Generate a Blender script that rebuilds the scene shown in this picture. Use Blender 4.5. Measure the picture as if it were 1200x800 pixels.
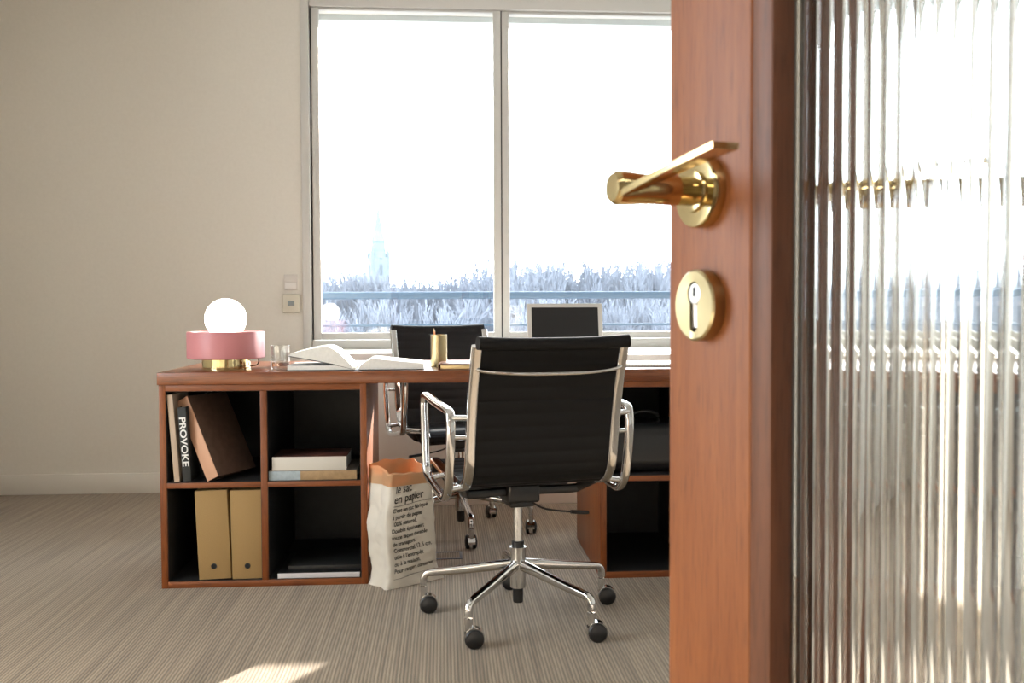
import bpy, bmesh, math, random
from mathutils import Vector, Matrix, noise
random.seed(7)
S = bpy.context.scene
for o in list(bpy.data.objects): bpy.data.objects.remove(o)
COL = S.collection
R = math.radians

# ------------------------------------------------------------------ camera
F_PX = 1130.0
yaw, pitch, roll = math.atan(80/F_PX), math.atan(40/F_PX), .0035
cam_d = bpy.data.cameras.new('camera'); cam = bpy.data.objects.new('camera', cam_d); COL.objects.link(cam)
cam_d.sensor_width = 36; cam_d.lens = F_PX/1200*36; cam_d.clip_start = .02; cam_d.clip_end = 2000
fw = Vector((math.sin(yaw)*math.cos(pitch), math.cos(yaw)*math.cos(pitch), -math.sin(pitch)))
r0 = Vector((math.cos(yaw), -math.sin(yaw), 0)); u0 = r0.cross(fw)
rt = r0*math.cos(roll)-u0*math.sin(roll); up = rt.cross(fw)
m = Matrix((rt, up, -fw)).transposed().to_4x4(); m.translation = (0, 0, .96)
cam.matrix_world = m
cam_d.dof.use_dof = True; cam_d.dof.focus_distance = 2.7; cam_d.dof.aperture_fstop = 14
S.camera = cam
CAM = Vector((0, 0, .96))
def unproj(px, py, axis, val):
    d = fw+rt*(px-600)/F_PX-up*(py-400)/F_PX
    return CAM+d*((val-CAM[axis])/d[axis])

# ------------------------------------------------------------------ light
vs = S.view_settings; vs.view_transform = 'Standard'; vs.look = 'None'; vs.gamma = 1; vs.use_curve_mapping = False
vs.exposure = 0.1
W = bpy.data.worlds.new('sky'); S.world = W; W.use_nodes = True
bgn = W.node_tree.nodes['Background']; bgn.inputs[0].default_value = (.86, .94, 1, 1); bgn.inputs[1].default_value = 13.0
def lamp(name, kind, loc, rot, energy, color=(1, 1, 1), **kw):
    d = bpy.data.lights.new(name, kind); d.energy = energy; d.color = color
    for k, v in kw.items(): setattr(d, k, v)
    o = bpy.data.objects.new(name, d); COL.objects.link(o); o.location = loc; o.rotation_euler = rot; return o
SUN_AZ, SUN_EL = R(31.5), R(17.0)
sdir = Vector((-math.sin(SUN_AZ)*math.cos(SUN_EL), -math.cos(SUN_AZ)*math.cos(SUN_EL), -math.sin(SUN_EL)))
sun = lamp('sun', 'SUN', (6, 9, 9), sdir.to_track_quat('-Z', 'Y').to_euler(), 22, (1, .89, .75), angle=R(.53))
# daylight portals of the windows
def portal(loc, rot, sx, sy):
    o = lamp('window_daylight', 'AREA', loc, rot, 1, shape='RECTANGLE', size=sx, size_y=sy)
    o.data.cycles.is_portal = True; return o
portal((1.28, 5.22, 1.68), (R(-90), 0, 0), 4.0, 1.8)
portal((-2.45, 1.9, 1.6), (0, R(-90), 0), 1.5, 1.4)  # portal of the added side window
# unseen fill light added in the corridor, without a fixture, to brighten door and chairs
lamp('corridor_fill', 'AREA', (0, -.9, 2.45), (0, 0, 0), 16, (1, .93, .84), shape='RECTANGLE', size=1.0, size_y=.6)

# ------------------------------------------------------------------ materials
def mat(name): 
    m = bpy.data.materials.new(name); m.use_nodes = True
    return m, m.node_tree.nodes, m.node_tree.links, m.node_tree.nodes['Principled BSDF']
def simple(name, col, rough=.5, metal=0., spec=None, **kw):
    m, N, L, b = mat(name)
    b.inputs['Base Color'].default_value = (*col, 1); b.inputs['Roughness'].default_value = rough; b.inputs['Metallic'].default_value = metal
    if spec is not None: b.inputs['Specular IOR Level'].default_value = spec
    for k, v in kw.items(): b.inputs[k.replace('_', ' ')].default_value = v
    return m
def noisy(name, c1, c2, scale=(10, 10, 10), nscale=5, rough=.5, bump=.1, dist=.002, metal=0, detail=6, spec=.5):
    m, N, L, b = mat(name)
    tc = N.new('ShaderNodeTexCoord'); mp = N.new('ShaderNodeMapping'); mp.inputs['Scale'].default_value = scale
    L.new(tc.outputs['Object'], mp.inputs[0])
    n = N.new('ShaderNodeTexNoise'); n.inputs['Scale'].default_value = nscale; n.inputs['Detail'].default_value = detail
    L.new(mp.outputs[0], n.inputs['Vector'])
    cr = N.new('ShaderNodeValToRGB'); cr.color_ramp.elements[0].color = (*c1, 1); cr.color_ramp.elements[1].color = (*c2, 1)
    cr.color_ramp.elements[0].position = .3; cr.color_ramp.elements[1].position = .7
    L.new(n.outputs[0], cr.inputs[0]); L.new(cr.outputs[0], b.inputs['Base Color'])
    bp = N.new('ShaderNodeBump'); bp.inputs['Strength'].default_value = bump; bp.inputs['Distance'].default_value = dist
    L.new(n.outputs[0], bp.inputs['Height']); L.new(bp.outputs[0], b.inputs['Normal'])
    b.inputs['Roughness'].default_value = rough; b.inputs['Metallic'].default_value = metal; b.inputs['Specular IOR Level'].default_value = spec
    return m
def wood(name, c1, c2, scale, rough=.42, coat=.04):
    """fine straight grain with short dark pores; scale is small along the grain"""
    m, N, L, b = mat(name)
    tc = N.new('ShaderNodeTexCoord'); mp = N.new('ShaderNodeMapping'); mp.inputs['Scale'].default_value = scale
    L.new(tc.outputs['Object'], mp.inputs[0])
    n = N.new('ShaderNodeTexNoise'); n.inputs['Scale'].default_value = 3; n.inputs['Detail'].default_value = 8; n.inputs['Roughness'].default_value = .65
    n2 = N.new('ShaderNodeTexNoise'); n2.inputs['Scale'].default_value = 14; n2.inputs['Detail'].default_value = 3
    L.new(mp.outputs[0], n.inputs['Vector']); L.new(mp.outputs[0], n2.inputs['Vector'])
    cr = N.new('ShaderNodeValToRGB'); cr.color_ramp.elements[0].color = (*c1, 1); cr.color_ramp.elements[1].color = (*c2, 1)
    cr.color_ramp.elements[0].position = .28; cr.color_ramp.elements[1].position = .72
    L.new(n.outputs[0], cr.inputs[0])
    pr = N.new('ShaderNodeValToRGB'); pr.color_ramp.elements[0].position = .36; pr.color_ramp.elements[1].position = .46
    pr.color_ramp.elements[0].color = (.45, .42, .4, 1); pr.color_ramp.elements[1].color = (1, 1, 1, 1)
    L.new(n2.outputs[0], pr.inputs[0])
    mx = N.new('ShaderNodeMixRGB'); mx.blend_type = 'MULTIPLY'; mx.inputs[0].default_value = .45
    L.new(cr.outputs[0], mx.inputs[1]); L.new(pr.outputs[0], mx.inputs[2]); L.new(mx.outputs[0], b.inputs['Base Color'])
    bp = N.new('ShaderNodeBump'); bp.inputs['Strength'].default_value = .15; bp.inputs['Distance'].default_value = .0006
    L.new(n2.outputs[0], bp.inputs['Height']); L.new(bp.outputs[0], b.inputs['Normal'])
    b.inputs['Roughness'].default_value = rough; b.inputs['Coat Weight'].default_value = coat; b.inputs['Coat Roughness'].default_value = .25
    return m

M = {}
M['wall'] = noisy('painted_plaster', (.72, .69, .625), (.745, .715, .65), nscale=60, scale=(1, 1, 1), rough=.85, bump=.05, dist=.001)
M['white_paint'] = simple('white_gloss_paint', (.74, .71, .65), .45)
M['ceiling'] = simple('ceiling_paint', (.8, .79, .76), .9)
M['frame'] = simple('window_frame_lacquer', (.58, .57, .54), .4)
M['gasket'] = simple('dark_gasket', (.05, .05, .05), .6)
M['desk_h'] = wood('desk_veneer_horizontal', (.155, .036, .006), (.285, .080, .014), (1.2, 14, 14))
M['desk_v'] = wood('desk_veneer_vertical', (.155, .036, .006), (.285, .080, .014), (14, 14, 1.2))
M['desk_top'] = wood('desk_top_veneer', (.15, .035, .007), (.25, .070, .014), (1.2, 14, 14), .3, .2)
M['door'] = wood('door_veneer', (.215, .060, .013), (.33, .108, .026), (34, 34, 2.2), .5, .0)
M['door_dark'] = wood('door_moulding', (.12, .042, .018), (.19, .066, .028), (34, 34, 2.2), .5, .0)
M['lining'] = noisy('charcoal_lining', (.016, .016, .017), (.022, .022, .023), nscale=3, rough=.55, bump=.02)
M['chrome'] = simple('polished_aluminium', (.66, .66, .66), .08, 1)
M['brushed'] = simple('satin_aluminium', (.62, .62, .61), .25, 1)
M['brass'] = simple('polished_brass', (.60, .48, .25), .10, 1)
M['brass_soft'] = simple('worn_brass', (.45, .375, .215), .28, 1)
M['nickel'] = simple('nickel', (.62, .60, .56), .28, 1)
M['black_plastic'] = simple('black_plastic', (.012, .012, .013), .4)
M['black_metal'] = simple('black_enamel', (.010, .010, .011), .3)
M['black_sling'] = noisy('black_mesh_fabric', (.005, .005, .006), (.010, .010, .011), nscale=400, rough=.6, bump=.3, dist=.0006, spec=.25)
M['paper_white'] = noisy('white_paper', (.76, .75, .71), (.82, .81, .77), nscale=12, rough=.8, bump=.02)
M['kraft'] = noisy('kraft_board', (.31, .195, .075), (.36, .23, .092), nscale=40, rough=.8, bump=.05)
M['pink'] = simple('dusty_pink_lacquer', (.52, .20, .21), .42)
M['hole'] = simple('black_hole', (.004, .004, .004), .8)

def carpet():
    m, N, L, b = mat('ribbed_carpet')
    tc = N.new('ShaderNodeTexCoord'); sp = N.new('ShaderNodeSeparateXYZ'); L.new(tc.outputs['Object'], sp.inputs[0])
    # rib profile across x, pitch 9 mm
    mu = N.new('ShaderNodeMath'); mu.operation = 'MULTIPLY'; mu.inputs[1].default_value = 2*math.pi/.0095; L.new(sp.outputs[0], mu.inputs[0])
    wob = N.new('ShaderNodeTexNoise'); wob.inputs['Scale'].default_value = 90; L.new(tc.outputs['Object'], wob.inputs['Vector'])
    wm = N.new('ShaderNodeMath'); wm.operation = 'MULTIPLY_ADD'; wm.inputs[1].default_value = 1.6; L.new(wob.outputs[0], wm.inputs[0]); L.new(mu.outputs[0], wm.inputs[2])
    sn = N.new('ShaderNodeMath'); sn.operation = 'SINE'; L.new(wm.outputs[0], sn.inputs[0])
    s01 = N.new('ShaderNodeMath'); s01.operation = 'MULTIPLY_ADD'; s01.inputs[1].default_value = .5; s01.inputs[2].default_value = .5; L.new(sn.outputs[0], s01.inputs[0])
    # long streaks: every rib has its own tone
    mp = N.new('ShaderNodeMapping'); mp.inputs['Scale'].default_value = (70, 1.4, 1); L.new(tc.outputs['Object'], mp.inputs[0])
    st = N.new('ShaderNodeTexNoise'); st.inputs['Scale'].default_value = 1; st.inputs['Detail'].default_value = 3; L.new(mp.outputs[0], st.inputs['Vector'])
    r1 = N.new('ShaderNodeValToRGB'); r1.color_ramp.elements[0].position = .36; r1.color_ramp.elements[1].position = .62
    r1.color_ramp.elements[0].color = (.205, .152, .098, 1); r1.color_ramp.elements[1].color = (.325, .25, .168, 1); L.new(st.outputs[0], r1.inputs[0])
    r2 = N.new('ShaderNodeValToRGB'); r2.color_ramp.elements[0].position = .15; r2.color_ramp.elements[1].position = .8
    r2.color_ramp.elements[0].color = (.68, .65, .61, 1); r2.color_ramp.elements[1].color = (1.22, 1.22, 1.2, 1); L.new(s01.outputs[0], r2.inputs[0])
    mx = N.new('ShaderNodeMixRGB'); mx.blend_type = 'MULTIPLY'; mx.inputs[0].default_value = 1; L.new(r1.outputs[0], mx.inputs[1]); L.new(r2.outputs[0], mx.inputs[2])
    fz = N.new('ShaderNodeTexNoise'); fz.inputs['Scale'].default_value = 420; L.new(tc.outputs['Object'], fz.inputs['Vector'])
    r3 = N.new('ShaderNodeValToRGB'); r3.color_ramp.elements[0].color = (.65, .65, .65, 1); r3.color_ramp.elements[1].color = (1.25, 1.25, 1.25, 1); L.new(fz.outputs[0], r3.inputs[0])
    mx2 = N.new('ShaderNodeMixRGB'); mx2.blend_type = 'MULTIPLY'; mx2.inputs[0].default_value = .6; L.new(mx.outputs[0], mx2.inputs[1]); L.new(r3.outputs[0], mx2.inputs[2])
    L.new(mx2.outputs[0], b.inputs['Base Color'])
    ad = N.new('ShaderNodeMath'); ad.operation = 'MULTIPLY_ADD'; ad.inputs[1].default_value = .5; L.new(fz.outputs[0], ad.inputs[0]); L.new(s01.outputs[0], ad.inputs[2])
    bp = N.new('ShaderNodeBump'); bp.inputs['Strength'].default_value = .5; bp.inputs['Distance'].default_value = .002
    L.new(ad.outputs[0], bp.inputs['Height']); L.new(bp.outputs[0], b.inputs['Normal'])
    b.inputs['Roughness'].default_value = .8; b.inputs['Specular IOR Level'].default_value = .25
    b.inputs['Sheen Weight'].default_value = .35; b.inputs['Sheen Roughness'].default_value = .5
    return m
M['carpet'] = carpet()

def pane_mat(name, fac=1.0, tint=(1, 1, 1)):
    m = bpy.data.materials.new(name); m.use_nodes = True; N, L = m.node_tree.nodes, m.node_tree.links; N.clear()
    out = N.new('ShaderNodeOutputMaterial'); mix = N.new('ShaderNodeMixShader'); t = N.new('ShaderNodeBsdfTransparent'); g = N.new('ShaderNodeBsdfGlossy')
    t.inputs[0].default_value = (*tint, 1); g.inputs['Roughness'].default_value = 0
    lw = N.new('ShaderNodeLayerWeight'); lw.inputs['Blend'].default_value = .5      # facing = 1-|cos|, the same on both sides of the pane
    pw = N.new('ShaderNodeMath'); pw.operation = 'POWER'; pw.inputs[1].default_value = 5
    mu = N.new('ShaderNodeMath'); mu.operation = 'MULTIPLY_ADD'; mu.inputs[1].default_value = .93; mu.inputs[2].default_value = .04*fac
    L.new(lw.outputs['Facing'], pw.inputs[0]); L.new(pw.outputs[0], mu.inputs[0]); L.new(mu.outputs[0], mix.inputs[0]); L.new(t.outputs[0], mix.inputs[1]); L.new(g.outputs[0], mix.inputs[2]); L.new(mix.outputs[0], out.inputs[0])
    return m
M['pane'] = pane_mat('window_pane', 1.3)
def glass_mat(name, ior=1.5, col=(1, 1, 1), rough=0):
    m, N, L, b = mat(name); b.inputs['Base Color'].default_value = (*col, 1); b.inputs['Transmission Weight'].default_value = 1
    b.inputs['IOR'].default_value = ior; b.inputs['Roughness'].default_value = rough; return m
M['reeded'] = glass_mat('reeded_glass', 1.5, (.95, .98, .97))
M['clear'] = pane_mat('clear_glass', 3.5, (.93, .93, .92))

def emis(name, col, s):
    m, N, L, b = mat(name); b.inputs['Base Color'].default_value = (.9, .9, .88, 1); b.inputs['Emission Color'].default_value = (*col, 1); b.inputs['Emission Strength'].default_value = s; return m
M['globe'] = emis('lit_opal_glass', (1, .93, .82), 5.5)

def bagmat():
    m, N, L, b = mat('bag_paper')
    out = [n for n in N if n.type == 'OUTPUT_MATERIAL'][0]
    tc = N.new('ShaderNodeTexCoord'); n = N.new('ShaderNodeTexNoise'); n.inputs['Scale'].default_value = 9; n.inputs['Detail'].default_value = 4; L.new(tc.outputs['Object'], n.inputs['Vector'])
    cr = N.new('ShaderNodeValToRGB'); cr.color_ramp.elements[0].color = (.60, .56, .49, 1); cr.color_ramp.elements[1].color = (.70, .66, .59, 1); L.new(n.outputs[0], cr.inputs[0]); L.new(cr.outputs[0], b.inputs['Base Color'])
    vo = N.new('ShaderNodeTexVoronoi'); vo.inputs['Scale'].default_value = 11; L.new(tc.outputs['Object'], vo.inputs['Vector'])
    bp = N.new('ShaderNodeBump'); bp.inputs['Strength'].default_value = .35; bp.inputs['Distance'].default_value = .01; L.new(vo.outputs[0], bp.inputs['Height']); L.new(bp.outputs[0], b.inputs['Normal'])
    b.inputs['Roughness'].default_value = .8
    return m
M['bag'] = bagmat()
def kraft_thin():
    m, N, L, b = mat('thin_kraft_paper'); out = [n for n in N if n.type == 'OUTPUT_MATERIAL'][0]
    b.inputs['Base Color'].default_value = (.56, .36, .20, 1); b.inputs['Roughness'].default_value = .75
    t = N.new('ShaderNodeBsdfTranslucent'); t.inputs[0].default_value = (.85, .36, .10, 1); mx = N.new('ShaderNodeMixShader'); mx.inputs[0].default_value = .22
    L.new(b.outputs[0], mx.inputs[1]); L.new(t.outputs[0], mx.inputs[2]); L.new(mx.outputs[0], out.inputs[0]); return m
M['kraft_thin'] = kraft_thin()

# ------------------------------------------------------------------ mesh helpers
class MB:
    def __init__(s): s.bm = bmesh.new()
    def box(s, a, b, bev=0, seg=2, rot=None, piv=None):
        a, b = Vector(a), Vector(b)
        r = bmesh.ops.create_cube(s.bm, size=1); vs = r['verts']
        for v in vs: v.co = Vector(((a[i]+b[i])/2+v.co[i]*(b[i]-a[i]) for i in range(3)))
        if bev:
            es = list({e for v in vs for e in v.link_edges})
            q = bmesh.ops.bevel(s.bm, geom=es, offset=bev, segments=seg, profile=.5, affect='EDGES')
            vs = list({v for f in q['faces'] for v in f.verts} | {v for v in vs if v.is_valid})
        if rot is not None:
            p = Vector(piv if piv is not None else (0, 0, 0))
            for v in vs: v.co = p+rot@(v.co-p)
        return s
    def lathe(s, prof, origin=(0, 0, 0), axis=(0, 0, 1), n=48, cap=True):
        ax = Vector(axis).normalized(); q = ax.to_track_quat('Z', 'Y').to_matrix(); o = Vector(origin); rings = []
        for (r, h) in prof:
            if r < 1e-6: rings.append([s.bm.verts.new(o+q@Vector((0, 0, h)))])
            else: rings.append([s.bm.verts.new(o+q@Vector((r*math.cos(2*math.pi*i/n), r*math.sin(2*math.pi*i/n), h))) for i in range(n)])
        for A, B in zip(rings, rings[1:]):
            for i in range(n):
                j = (i+1) % n
                if len(A) == 1 and len(B) == 1: continue
                if len(A) == 1: s.bm.faces.new((A[0], B[i], B[j]))
                elif len(B) == 1: s.bm.faces.new((A[i], B[0], A[j]))
                else: s.bm.faces.new((A[i], B[i], B[j], A[j]))
        if cap:
            for Rg in (rings[0], rings[-1]):
                if len(Rg) > 1: s.bm.faces.new(Rg)
        return s
    def sweep(s, pts, sec, closed=False, upv=(0, 0, 1), scales=None, capends=True):
        """sweep a section (list of 2d points: side, up) along pts"""
        pts = [Vector(p) for p in pts]; n = len(pts); rings = []
        upv = Vector(upv)
        for i, p in enumerate(pts):
            if closed: t = pts[(i+1) % n]-pts[i-1]
            else: t = pts[min(i+1, n-1)]-pts[max(i-1, 0)]
            t.normalize(); side = t.cross(upv)
            if side.length < 1e-4: side = t.cross(Vector((0, 1, 0)))
            side.normalize(); u2 = side.cross(t)
            k = scales[i] if scales else 1
            kk = k if isinstance(k, tuple) else (k, k)
            rings.append([s.bm.verts.new(p+side*a*kk[0]+u2*b*kk[1]) for a, b in sec])
        m_ = len(sec)
        for i in range(n if closed else n-1):
            A, B = rings[i], rings[(i+1) % n]
            for j in range(m_):
                s.bm.faces.new((A[j], A[(j+1) % m_], B[(j+1) % m_], B[j]))
        if not closed and capends:
            s.bm.faces.new(rings[0]); s.bm.faces.new(rings[-1][::-1])
        return s
    def tube(s, pts, r, n=12, closed=False, upv=(0, 0, 1), scales=None):
        return s.sweep(pts, [(r*math.cos(2*math.pi*i/n), r*math.sin(2*math.pi*i/n)) for i in range(n)], closed, upv, scales)
    def prism(s, poly, origin, ax, ay, az, depth):
        """2d poly on axes ax, ay extruded along az"""
        o, ax, ay, az = Vector(origin), Vector(ax), Vector(ay), Vector(az)
        A = [s.bm.verts.new(o+ax*a+ay*b) for a, b in poly]; B = [s.bm.verts.new(v.co+az*depth) for v in A]
        s.bm.faces.new(A); s.bm.faces.new(B[::-1]); n = len(A)
        for i in range(n): s.bm.faces.new((A[i], B[i], B[(i+1) % n], A[(i+1) % n]))
        return s
    def grid(s, fn, nu, nv, closed_u=False):
        V = [[s.bm.verts.new(fn(i/(nu if closed_u else nu-1), j/(nv-1))) for j in range(nv)] for i in range(nu)]
        for i in range(nu if closed_u else nu-1):
            for j in range(nv-1):
                a, b = V[i], V[(i+1) % nu]
                s.bm.faces.new((a[j], b[j], b[j+1], a[j+1]))
        return s
    def mesh(s, name, mtl, smooth=True, ang=35):
        bmesh.ops.recalc_face_normals(s.bm, faces=s.bm.faces)
        me = bpy.data.meshes.new(name); s.bm.to_mesh(me); s.bm.free()
        mts = mtl if isinstance(mtl, (list, tuple)) else [mtl]
        for mm in mts: me.materials.append(mm)
        if smooth:
            me.polygons.foreach_set('use_smooth', [True]*len(me.polygons))
            try: me.set_sharp_from_angle(angle=R(ang))
            except Exception: pass
        return me
    def obj(s, name, mtl, parent=None, smooth=True, ang=35, label=None):
        me = s.mesh(name, mtl, smooth, ang); o = bpy.data.objects.new(name, me); COL.objects.link(o)
        if parent is not None: o.parent = parent
        if label: o['label'] = label
        return o
def tag(o, label, cat, group=None):
    o['label'] = label; o['category'] = cat
    if group: o['group'] = group
    return o
def thing(name, label, cat, loc=(0, 0, 0), rz=0, group=None):
    o = bpy.data.objects.new(name, None); COL.objects.link(o); o.location = loc; o.rotation_euler = (0, 0, rz); o.empty_display_size = .05
    return tag(o, label, cat, group)
def struct(o): o['kind'] = 'structure'; return o
def spline(P, n=8, closed=False):
    P = [Vector(p) for p in P]; out = []; N_ = len(P)
    for i in range(N_ if closed else N_-1):
        p0 = P[i-1] if (i > 0 or closed) else P[0]*2-P[1]; p1 = P[i]; p2 = P[(i+1) % N_]
        p3 = P[(i+2) % N_] if (closed or i+2 < N_) else P[-1]*2-P[-2]
        for k in range(n):
            t = k/n; out.append(.5*((2*p1)+(-p0+p2)*t+(2*p0-5*p1+4*p2-p3)*t*t+(-p0+3*p1-3*p2+p3)*t**3))
    if not closed: out.append(P[-1])
    return out
def rrect(w, h, r, n=4):
    out = []
    for cx, cy, a0 in ((w/2-r, h/2-r, 0), (-w/2+r, h/2-r, 90), (-w/2+r, -h/2+r, 180), (w/2-r, -h/2+r, 270)):
        for k in range(n+1): a = R(a0+90*k/n); out.append((cx+r*math.cos(a), cy+r*math.sin(a)))
    return out
FONT_CACHE = {}
def text_mesh(body, size, mtl, name, parent, mtx, extrude=.0002, align='LEFT', bold=0, sx=1.0, font=None, spacing=1.0):
    c = bpy.data.curves.new(name, 'FONT'); c.body = body; c.size = size; c.extrude = extrude; c.align_x = align; c.offset = bold; c.space_character = spacing
    o = bpy.data.objects.new('tmp', c); COL.objects.link(o); dg = bpy.context.evaluated_depsgraph_get(); dg.update()
    me = bpy.data.meshes.new_from_object(o.evaluated_get(dg)); bpy.data.objects.remove(o); me.name = name
    me.transform(Matrix.Diagonal((sx, 1, 1, 1))); me.materials.clear(); me.materials.append(mtl)
    q = bpy.data.objects.new(name, me); COL.objects.link(q)
    if parent is not None: q.parent = parent
    q.matrix_local = mtx
    return q

# ------------------------------------------------------------------ room shell
WY = 5.13          # inner face of the window wall
XL, XR, YF, HC = -2.31, 3.35, -.12, 2.72
ox0, ox1, oz0, oz1 = -.735, 3.20, .745, 2.60
struct(MB().box((XL-.4, YF-2.2, -.1), (XR+.3, WY+.3, 0)).obj('floor', M['carpet'], smooth=False))
struct(MB().box((XL-.3, YF-2.2, HC), (XR+.3, WY+.3, HC+.12)).obj('ceiling', M['ceiling'], smooth=False))
w = MB(); w.box((XL-.3, WY, 0), (ox0, WY+.3, HC)); w.box((ox1, WY, 0), (XR+.3, WY+.3, HC)); w.box((ox0, WY, 0), (ox1, WY+.3, oz0)); w.box((ox0, WY, oz1), (ox1, WY+.3, HC))
struct(w.obj('wall_back', M['wall'], smooth=False))
# left wall with an opening for the added side window, outside the frame
w = MB(); w.box((XL-.3, YF, 0), (XL, 1.2, HC)); w.box((XL-.3, 2.6, 0), (XL, WY, HC)); w.box((XL-.3, 1.2, 0), (XL, 2.6, .85)); w.box((XL-.3, 1.2, 2.35), (XL, 2.6, HC))
struct(w.obj('wall_left', M['wall'], smooth=False))
struct(MB().box((XR, YF, 0), (XR+.3, WY, HC)).obj('wall_right', M['wall'], smooth=False))
# front wall with the doorway the camera stands in
w = MB(); w.box((XL-.3, YF-.16, 0), (-.50, YF, HC)); w.box((.52, YF-.16, 0), (XR+.3, YF, HC)); w.box((-.50, YF-.16, 2.2), (.52, YF, HC))
struct(w.obj('wall_front', M['wall'], smooth=False))
w = MB(); w.box((-1.3, -2.32, 0), (1.4, -2.2, HC)); w.box((-1.42, -2.2, 0), (-1.3, YF-.16, HC)); w.box((1.3, -2.2, 0), (1.42, YF-.16, HC))
struct(w.obj('wall_corridor', M['wall'], smooth=False))
def skirting(name, a, b): struct(MB().box(a, b, .004).obj(name, M['white_paint']))
skirting('baseboard_back', (XL, WY-.016, 0), (-.70, WY, .105))
skirting('baseboard_left', (XL, YF, 0), (XL+.016, WY-.016, .105))
skirting('baseboard_right', (XR-.016, YF, 0), (XR, WY-.35, .105))
skirting('baseboard_front', (XL+.016, YF, 0), (-.56, YF+.014, .105))
# casing of the doorway around the camera
w = MB(); w.box((-.56, YF-.17, 0), (-.49, YF+.012, 2.26), .004); w.box((.51, YF-.17, 0), (.58, YF+.012, 2.26), .004); w.box((-.49, YF-.17, 2.19), (.51, YF+.012, 2.26), .004)
struct(w.obj('trim_1', M['door'], ang=30))
# convector casing under the window
CY = 4.66
cv = MB(); cv.box((-.69, CY, 0), (XR-.001, WY-.001, .742), .006); struct(cv.obj('trim_2', M['white_paint']))

# window_1: one long band of sliding sashes
wroot = bpy.data.objects.new('window_1', None); COL.objects.link(wroot); struct(wroot)
FY0, FY1 = WY-.005, WY+.09
fr = MB()
fr.box((ox0, WY-.012, .742), (-.692, WY+.14, oz1), .003)                   # left jamb board
fr.box((-.692, FY0+.01, 2.53), (ox1, FY1+.06, oz1), .003)                   # head
fr.box((-.692, FY0+.01, .745), (ox1, FY1+.06, .79), .003)                   # bottom track
fr.obj('window_frame', M['frame'], wroot)
pitchW = 1.0
edges = [-.686, .312, 1.312, 2.312, 3.20]
for i in range(4):
    a, b = edges[i]+.003, edges[i+1]-.003
    y0 = WY+(.018 if i % 2 == 0 else .030); y1 = y0+.04
    s_ = MB(); t = .040; z0, z1 = .792, 2.528
    s_.box((a, y0, z0), (a+t, y1, z1), .003); s_.box((b-t, y0, z0), (b, y1, z1), .003)
    s_.box((a+t, y0+.001, z0), (b-t, y1-.001, z0+.036), .002); s_.box((a+t, y0+.001, z1-.012), (b-t, y1-.001, z1), .002)
    so = s_.obj('sash', M['frame'], wroot)
    MB().box((a+t-.004, y0+.017, z0+.03), (b-t+.004, y0+.021, z1-.008)).obj('pane', M['pane'], so, smooth=False)
g = MB()
for e in edges[:4]: g.box((e-.004, WY+.030, .792), (e+.004, WY+.075, 2.528))
g.obj('gasket', M['gasket'], wroot, smooth=False)
# unseen side window, added in the left wall as fill light
wr2 = bpy.data.objects.new('window_2_added', None); COL.objects.link(wr2); struct(wr2)
fr = MB(); y0, y1, z0, z1 = 1.2, 2.6, .85, 2.35
for a, b in (((XL-.2, y0, z0), (XL-.08, y0+.06, z1)), ((XL-.2, y1-.06, z0), (XL-.08, y1, z1)), ((XL-.2, 1.87, z0+.06), (XL-.08, 1.93, z1-.06)), ((XL-.2, y0+.06, z0), (XL-.08, y1-.06, z0+.06)), ((XL-.2, y0+.06, z1-.06), (XL-.08, y1-.06, z1))): fr.box(a, b, .003)
fr.obj('window_frame', M['frame'], wr2)
MB().box((XL-.145, y0+.05, z0+.05), (XL-.140, y1-.05, z1-.05)).obj('pane', M['pane'], wr2, smooth=False)

# ------------------------------------------------------------------ door leaf (open, beside the camera)
ps, gm = math.sin(yaw), math.cos(yaw)
def c2w(X, D): return Vector((X*gm+D*ps, -X*ps+D*gm))
BETA = R(68)
ucam = (math.cos(BETA), -math.sin(BETA)); du = c2w(*ucam); dn = c2w(-math.sin(BETA), -math.cos(BETA))
E0 = c2w(.1426, .7117)
DM = Matrix(((du.x, -dn.x, 0, E0.x), (du.y, -dn.y, 0, E0.y), (0, 0, 1, 0), (0, 0, 0, 1)))   # local x = along the leaf, local y = away from the camera side
def s_at(px):   # where the ray of a pixel column meets the leaf face
    q = (px-600)/F_PX; X0, D0 = .1426, .7117
    return (D0*q-X0)/(ucam[0]-q*ucam[1])
s0, s1, s2 = s_at(783.5), s_at(880.5), s_at(906)
LT = .044; LEN = .86; ZB, ZT = .008, 2.16; gz0, gz1 = .19, 2.03; sB = LEN+s0-.105   # inner edge of the hinge stile
door = bpy.data.objects.new('door_1', None); COL.objects.link(door); struct(door); door.matrix_world = DM
def dpart(mb, name, mtl, parent=door, **k): return mb.obj(name, mtl, parent, **k)
dpart(MB().box((s0, 0, ZB), (s1, LT, ZT), .0035, 3), 'stile', M['door'])
dpart(MB().box((sB, 0, ZB), (LEN+s0, LT, ZT), .0035, 3), 'stile', M['door'])
dpart(MB().box((s1+.0005, .0004, ZB), (sB-.0005, LT-.0004, gz0)), 'rail', M['door'])
dpart(MB().box((s1+.0005, .0004, gz1), (sB-.0005, LT-.0004, ZT)), 'rail', M['door'])
for sgn, yA, yB in ((0, -.0015, .0165), (1, LT-.0160, LT+.0015)):
    b_ = MB(); bw = s2-s1-.0012
    b_.box((s1+.0012, yA, gz0+.0012), (s2, yB, gz1-.0012), .002, 2); b_.box((sB-s2+s1, yA, gz0+.0012), (sB-.0012, yB, gz1-.0012), .002, 2)
    b_.box((s2, yA, gz0+.0012), (sB-s2+s1, yB, gz0+bw), .002, 2); b_.box((s2, yA, gz1-bw), (sB-s2+s1, yB, gz1-.0012), .002, 2)
    dpart(b_, 'glazing_bead', M['door_dark'])
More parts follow.
